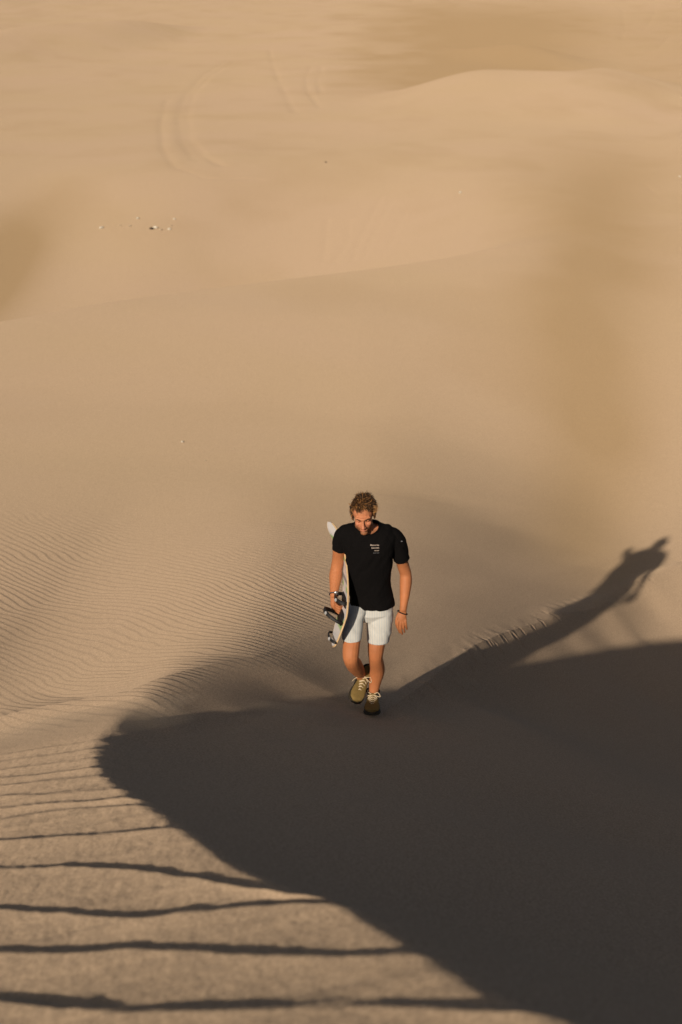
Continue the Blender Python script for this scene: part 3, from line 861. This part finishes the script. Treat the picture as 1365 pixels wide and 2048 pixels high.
        root_p.loft([(S(0, .10, .075), rt * .034, fw * .03), (S(0, .12, .100), rt * .036, fw * .042)], nu=20)
        root_p.loft([(S(0, .17, .04), rt * .036, fw * .055), (S(0, .16, .085), rt * .036, fw * .052), (S(0, .15, .098), rt * .037, fw * .05)], nu=20)
        root_p.chain([(S(0, .34, .072), .020), (S(0, .44, .060), .018), (S(0, .60, .040), .014)], nu=12)
        me = root_p.fused('shoe', .0035, 3)
        o = put('shoe', me, up_m, heel, man)
        so = Prims()
        so.loft([(S(0, y, -.002 + (0.006 if y > .9 else 0)), rt * (w + .005) * wide, upv * .013) for y, w, h, h2 in prof], nu=20, p=3)
        put('sole', so.fused('sole', .004, 1), sole_m, heel, o)
        li = Prims(); rp = []
        for k in range(25):
            w = 2 * math.pi * k / 24
            rp.append((S(.038 * math.cos(w), .155 + .185 * math.sin(w), .098 + .004 * math.cos(2 * w) - .012 * math.sin(w)), .006))
        li.chain(rp, nu=8, cap=False); li.ell(S(0, .155, .088), (.03, .03, .01), Matrix((rt, fw, upv)).transposed())
        put('lining', li.raw('lining'), lin_m, heel, o)
        la = Prims()
        for k in range(5):
            y = .37 + .075 * k; z = .079 - .0085 * k
            la.chain([(S(-.026, y + .02, z - .012), .0028), (S(0, y - .01, z + .010), .003), (S(.026, y + .02, z - .012), .0028)], nu=6)
            la.chain([(S(.026, y + .045, z - .014), .0028), (S(0, y + .01, z + .011), .003), (S(-.026, y - .02, z - .010), .0028)], nu=6)
        la.chain([(S(0, .36, .09), .003), (S(.03, .32, .105), .003), (S(.05, .38, .085), .003), (S(.012, .38, .088), .003)], nu=6)
        la.chain([(S(0, .36, .09), .003), (S(-.03, .33, .105), .003), (S(-.045, .40, .08), .003), (S(-.012, .38, .088), .003)], nu=6)
        la.chain([(S(.01, .37, .09), .0026), (S(.05, .44, .07), .0026), (S(.065, .54, .05), .0022)], nu=6)
        put('lace', la.raw('lace'), lace_m, heel, o)
    shoe(P(746, 1404, .03), P(744, 1429, -.20), (0, -.16, 1), 1.22)
    shoe(P(729, 1347, .10), P(708, 1406, -.15), (.12, -.90, .35), 1.15)
    # ---- watch, bracelet, ring
    metal = simple_mat('brushed steel', (.55, .55, .55), rough=.3, metal=.9, spec=.5); dark = simple_mat('dark cord', (.02, .012, .01), rough=.8)
    q = Prims(); c = P(668.3, 1189, -.168)
    ax = (P(668, 1190, -.17) - P(670, 1172, -.12)).normalized(); a_ = ax.cross(Vector((0, 1, 0))).normalized(); b_ = ax.cross(a_)
    q.chain([(c + a_ * .031 * math.cos(w) + b_ * .031 * math.sin(w), .0045) for w in np.linspace(0, 2 * math.pi, 17)], nu=8, cap=False)
    wt = put('watch', q.raw('watch'), simple_mat('watch strap', (.05, .05, .06), rough=.5), c, man)
    q = Prims(); q.ell(c - b_ * .030 + a_ * .010 if (b_.y > 0) else c + b_ * .030 + a_ * .010, (.014, .008, .014)); put('watch_face', q.raw('watch_face'), metal, c, wt)
    q = Prims(); c = P(805.5, 1225, -.093); ax = Vector((-.14, -.1, -1)).normalized(); a_ = ax.cross(Vector((0, 1, 0))).normalized(); b_ = ax.cross(a_)
    q.chain([(c + a_ * .0345 * math.cos(w) + b_ * .030 * math.sin(w) + Vector((0, 0, -.008)) * (a_ * math.cos(w)).x, .0036) for w in np.linspace(0, 2 * math.pi, 17)], nu=8, cap=False)
    put('bracelet', q.raw('bracelet'), dark, c, man)
    return man

# ------------------------------------------------------------------ the board
def make_board():
    top_m, nt, b = new_mat('board graphic'); N, L_ = nt.nodes, nt.links
    at = N.new('ShaderNodeAttribute'); at.attribute_name = 'tint'; L_.new(at.outputs['Color'], b.inputs['Base Color']); b.inputs['Roughness'].default_value = .35
    n, m = 48, 14
    # centre line: (u, v) of the near edge, from tail tip to nose tip
    line = [(671, 1305), (676.5, 1288), (683.5, 1266), (690, 1247), (695, 1230), (697, 1205), (697, 1170), (694.5, 1135), (690, 1103), (684, 1076), (678, 1054)]
    near = [P(u, v, dy) for (u, v), dy in zip(line, [-.47, -.46, -.445, -.42, -.385, -.33, -.25, -.16, -.08, -.01, .04])]
    # arc length and resample
    d = [0]
    for a, c in zip(near[:-1], near[1:]): d.append(d[-1] + (c - a).length)
    T = d[-1]
    def at_s(s):
        s = max(0, min(1, s)) * T
        k = max(i for i in range(len(d)) if d[i] <= s + 1e-9); k = min(k, len(d) - 2)
        t = (s - d[k]) / (d[k + 1] - d[k])
        p0, p1, p2, p3 = near[max(k - 1, 0)], near[k], near[k + 1], near[min(k + 2, len(near) - 1)]
        return 0.5 * ((2 * p1) + (p2 - p0) * t + (2 * p0 - 5 * p1 + 4 * p2 - p3) * t * t + (3 * p1 - p0 - 3 * p2 + p3) * t ** 3)
    wv = Vector((-.15, .989, 0)).normalized()
    Wd = .25
    def wf(s):
        k = float(sstep(.62, .95, s)); return Vector((-.15 - .28 * k, .989 - .14 * k, 0)).normalized()
    verts = []; cols = []; faces = []
    wood = (.62, .43, .24); white = (.66, .63, .64); green = (.30, .48, .20); plum = (.13, .09, .11)
    for i in range(n + 1):
        s = i / n
        e = 2 * s - 1
        hw = .5 * Wd * (max(0.0, 1 - abs(e) ** 5) ** .5) * (1 - .10 * (1 - e * e))
        hw = max(hw, .004)
        wv = wf(s); c = at_s(s) + wv * Wd * .5
        tg = (at_s(s + .01) - at_s(s - .01)).normalized()
        nrm = tg.cross(wv).normalized()
        if nrm.x > 0: nrm = -nrm           # to picture left: the deck
        for side in (0, 1):
            for j in range(m + 1):
                t = 2 * j / m - 1
                bev = .0055 - .001 * abs(t) ** 6
                verts.append(c + wv * hw * t + nrm * (bev if side == 0 else -bev))
                if side == 0:
                    col = white
                    if .70 < s < .86 or .16 < s < .235 or (.44 < s < .50 and abs(t) > .4): col = green
                    if abs(t) > .9: col = wood
                    if .50 < s < .56: col = (.22, .24, .27)
                else: col = plum if abs(t) < .86 else wood
                cols.append(col)
    q = 2 * (m + 1)
    for i in range(n):
        for j in range(m):
            a = i * q + j; faces.append((a, a + 1, a + 1 + q, a + q))
            a = i * q + m + 1 + j; faces.append((a, a + q, a + q + 1, a + 1))
        for a, c_ in ((0, m + 1), (m, 2 * m + 1)):
            faces.append((i * q + a, i * q + q + a, i * q + q + c_, i * q + c_))
    for i in (0, n):
        faces.append(tuple(i * q + j for j in range(m + 1)) + tuple(i * q + m + 1 + j for j in reversed(range(m + 1))))
    me = bpy.data.meshes.new('sandboard'); me.from_pydata([tuple(p) for p in verts], [], faces); me.update()
    bm = bmesh.new(); bm.from_mesh(me); bmesh.ops.recalc_face_normals(bm, faces=bm.faces); bm.to_mesh(me); bm.free()
    color_attr(me, np.array(cols))
    O = at_s(.5) + wv * .11
    ed = simple_mat('wood edge', (.62, .43, .24), rough=.5, var=.25, vscale=40)
    bd = put('sandboard', me, top_m, O, label='white and green sandboard with black foot straps held upright under the walking man\'s arm', category='sandboard')
    me.polygons.foreach_set('use_smooth', np.zeros(len(me.polygons), bool))
    # the wooden rail that shows as a pale line on the near edge
    rl = Prims()
    pts = []
    for i in range(41):
        s = .006 + .988 * i / 40; e = 2 * s - 1
        hw = max(.004, .5 * Wd * (max(0.0, 1 - abs(e) ** 5) ** .5) * (1 - .10 * (1 - e * e)))
        wv = wf(s); pts.append((at_s(s) + wv * (Wd * .5 - hw - .001), .0068))
    rl.chain(pts, nu=8)
    wv = wf(.3)
    put('rail', rl.raw('rail'), ed, O, bd)
    strap_m = simple_mat('black strap webbing', (.012, .011, .012), rough=.6, spec=.4, var=.3)
    buck_m = simple_mat('buckle plastic', (.35, .35, .36), rough=.35)
    def strap(s, bulge, wid, lift=0.0, thick=.006):
        c = at_s(s) + wv * Wd * .5; tg = (at_s(s + .02) - at_s(s - .02)).normalized(); nrm = tg.cross(wv).normalized()
        if nrm.x > 0: nrm = -nrm
        pr = Prims(); rings = []
        for k in range(15):
            w = math.pi * k / 14
            p = c - wv * math.cos(w) * .096 + nrm * (math.sin(w) ** .75 * bulge + .004) + tg * lift * math.sin(w)
            rings.append((p, w))
        R2 = []
        for i, (p, w) in enumerate(rings):
            t = (rings[min(i + 1, 14)][0] - rings[max(i - 1, 0)][0]).normalized(); o_ = tg.cross(t).normalized()
            R2.append((p, tg * (wid * (.75 + .35 * math.sin(w))), o_ * thick))
        pr.loft(R2, nu=12, p=4)
        so = put('foot_strap', pr.raw('foot_strap'), strap_m, c, bd)
        bk = Prims(); p, w = rings[5]; bk.ell(p - wv * .004 + nrm * .006, (.010, .008, .014)); put('buckle', bk.raw('buckle'), buck_m, p, so)
        return so
    strap(.37, .070, .016, thick=.004)
    strap(.205, .130, .014, .02, .006)
    strap(.060, .042, .010, thick=.004)
    # padded plates under the straps
    for s in (.36, .22):
        c = at_s(s) + wv * Wd * .5; tg = (at_s(s + .02) - at_s(s - .02)).normalized(); nrm = tg.cross(wv).normalized()
        if nrm.x > 0: nrm = -nrm
        pr = Prims(); pr.loft([(c + nrm * .006, wv * .085, tg * .045), (c + nrm * .013, wv * .080, tg * .04)], nu=20, p=4)
        put('foot_pad', pr.raw('foot_pad'), strap_m, c, bd)
    return bd

# ------------------------------------------------------------------ scraps and stones lying on the far sand
STONES = [
    (203, 457, .22, 0, 'pale flat stone at the left end of the scattered cluster in the far hollow'),
    (240, 452, .13, 1, 'small tan stone second from the left in the far cluster'),
    (260, 453, .16, 1, 'tan stone left of centre and low in the far cluster'),
    (276, 438, .20, 0, 'bright white stone standing alone and highest in the far cluster'),
    (304, 459, .24, 2, 'dark brown scrap with a bright neighbour at the bottom of the far cluster'),
    (311, 457, .20, 0, 'bright white scrap touching the dark one in the far cluster'),
    (322, 461, .16, 1, 'tan stone just right of the dark scrap in the far cluster'),
    (339, 459, .18, 0, 'pale stone at the lower right of the far cluster'),
    (343, 452, .12, 1, 'tiny tan stone above the pale one at the lower right of the far cluster'),
    (349, 439, .15, 0, 'pale stone at the upper right corner of the far cluster'),
    (921, 386, .18, 0, 'single white stone on the bare far slope, upper right'),
    (652, 325, .14, 2, 'single dark stone on the bare far slope above the centre'),
    (1360, 354, .16, 0, 'single white stone at the right edge of the far slope'),
    (365, 885, .055, 0, 'small white pebble on the middle slope, left of the walking man'),
    (467, 899, .035, 1, 'tiny tan pebble on the middle slope nearest the walking man'),
    (411, 923, .035, 1, 'tiny tan pebble lowest of three on the middle slope')]

def make_stones():
    mats = [simple_mat('pale stone', (.72, .66, .55), rough=.8, var=.2), simple_mat('tan stone', (.55, .43, .30), rough=.8, var=.2), simple_mat('dark scrap', (.05, .035, .025), rough=.8, var=.2)]
    for i, (u, v, size, k, lab) in enumerate(STONES):
        p = march(u, v, ground_base, 8, 300, 6000)
        bm = bmesh.new(); bmesh.ops.create_icosphere(bm, subdivisions=3, radius=1.0)
        r_ = random.Random(i)
        sx, sy, sz = size * r_.uniform(.8, 1.1), size * r_.uniform(.5, .8), size * r_.uniform(.40, .6)
        co = np.array([tuple(q.co) for q in bm.verts])
        n_ = 1 + .35 * noise3(co + i * 3.1, 1.3, i) + .18 * noise3(co + i, 3.5, i + 9)
        for q, f_ in zip(bm.verts, n_):
            q.co = Vector((q.co.x * sx, q.co.y * sy, q.co.z * sz)) * float(f_) * .46
        bmesh.ops.rotate(bm, verts=bm.verts, matrix=Matrix.Rotation(r_.uniform(0, 3), 3, 'Z'))
        me = bpy.data.meshes.new('stone'); bm.to_mesh(me); bm.free()
        z = float(ground_z(np.array([p[0]]), np.array([p[1]]))[0]) + sz * .25
        o = bpy.data.objects.new('stone', me); coll.objects.link(o); o.location = (p[0], p[1], z)
        me.materials.append(mats[k])
        o['label'] = lab; o['category'] = 'stone'; o['group'] = 'stones and scraps scattered on the far sand'

# ------------------------------------------------------------------ sand blowing low over the crest
def make_dust():
    pr = Prims()
    spots = [(-120, 1515, 7.6, 1.0, .50, .060, 14), (20, 1488, 7.6, 1.0, .45, .065, 16), (140, 1466, 7.3, .8, .40, .060, 20), (230, 1446, 7.25, .5, .34, .045, 24),
             (600, 1428, 8.7, .55, .25, .035, 8), (700, 1430, 9.15, .50, .26, .045, 6), (790, 1412, 9.7, .55, .22, .045, 14), (900, 1372, 11.3, .8, .30, .045, 24)]
    for u, v, y, a, b, c, rot in spots:
        p = march(u, v, ground_base, y - 1.2, y + 1.6, 2000)
        z = float(ground_base(np.array([p[0]]), np.array([p[1]]))[0])
        gx = float(ground_base(np.array([p[0] + .2]), np.array([p[1]]))[0] - ground_base(np.array([p[0] - .2]), np.array([p[1]]))[0]) / .4
        gy = float(ground_base(np.array([p[0]]), np.array([p[1] + .2]))[0] - ground_base(np.array([p[0]]), np.array([p[1] - .2]))[0]) / .4
        n = Vector((-gx, -gy, 1)).normalized(); t = Vector((math.cos(R(rot)), math.sin(R(rot)), 0)); t = (t - n * t.dot(n)).normalized(); b_ = n.cross(t)
        M = Matrix((t, b_, n)).transposed()
        pr.ell((p[0], p[1], z + c * .35), (a, b, c), M, nu=40, nv=20)
    me = pr.fused('blowing_sand', .022, 2)
    m = bpy.data.materials.new('blowing sand'); m.use_nodes = True; nt = m.node_tree; nt.nodes.remove(nt.nodes['Principled BSDF'])
    pv = nt.nodes.new('ShaderNodeVolumePrincipled'); pv.inputs['Color'].default_value = (.80, .66, .50, 1); pv.inputs['Density'].default_value = .30; pv.inputs['Anisotropy'].default_value = 0.0
    nt.links.new(pv.outputs[0], nt.nodes['Material Output'].inputs['Volume'])
    o = bpy.data.objects.new('blowing_sand', me); coll.objects.link(o); me.materials.append(m); o['kind'] = 'stuff'
    o['label'] = 'low veil of blown sand drifting over the near dune crest'; o['category'] = 'blowing sand'

setup()
g = build_ground()
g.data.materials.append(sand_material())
make_man()
make_board()
make_stones()
make_dust()
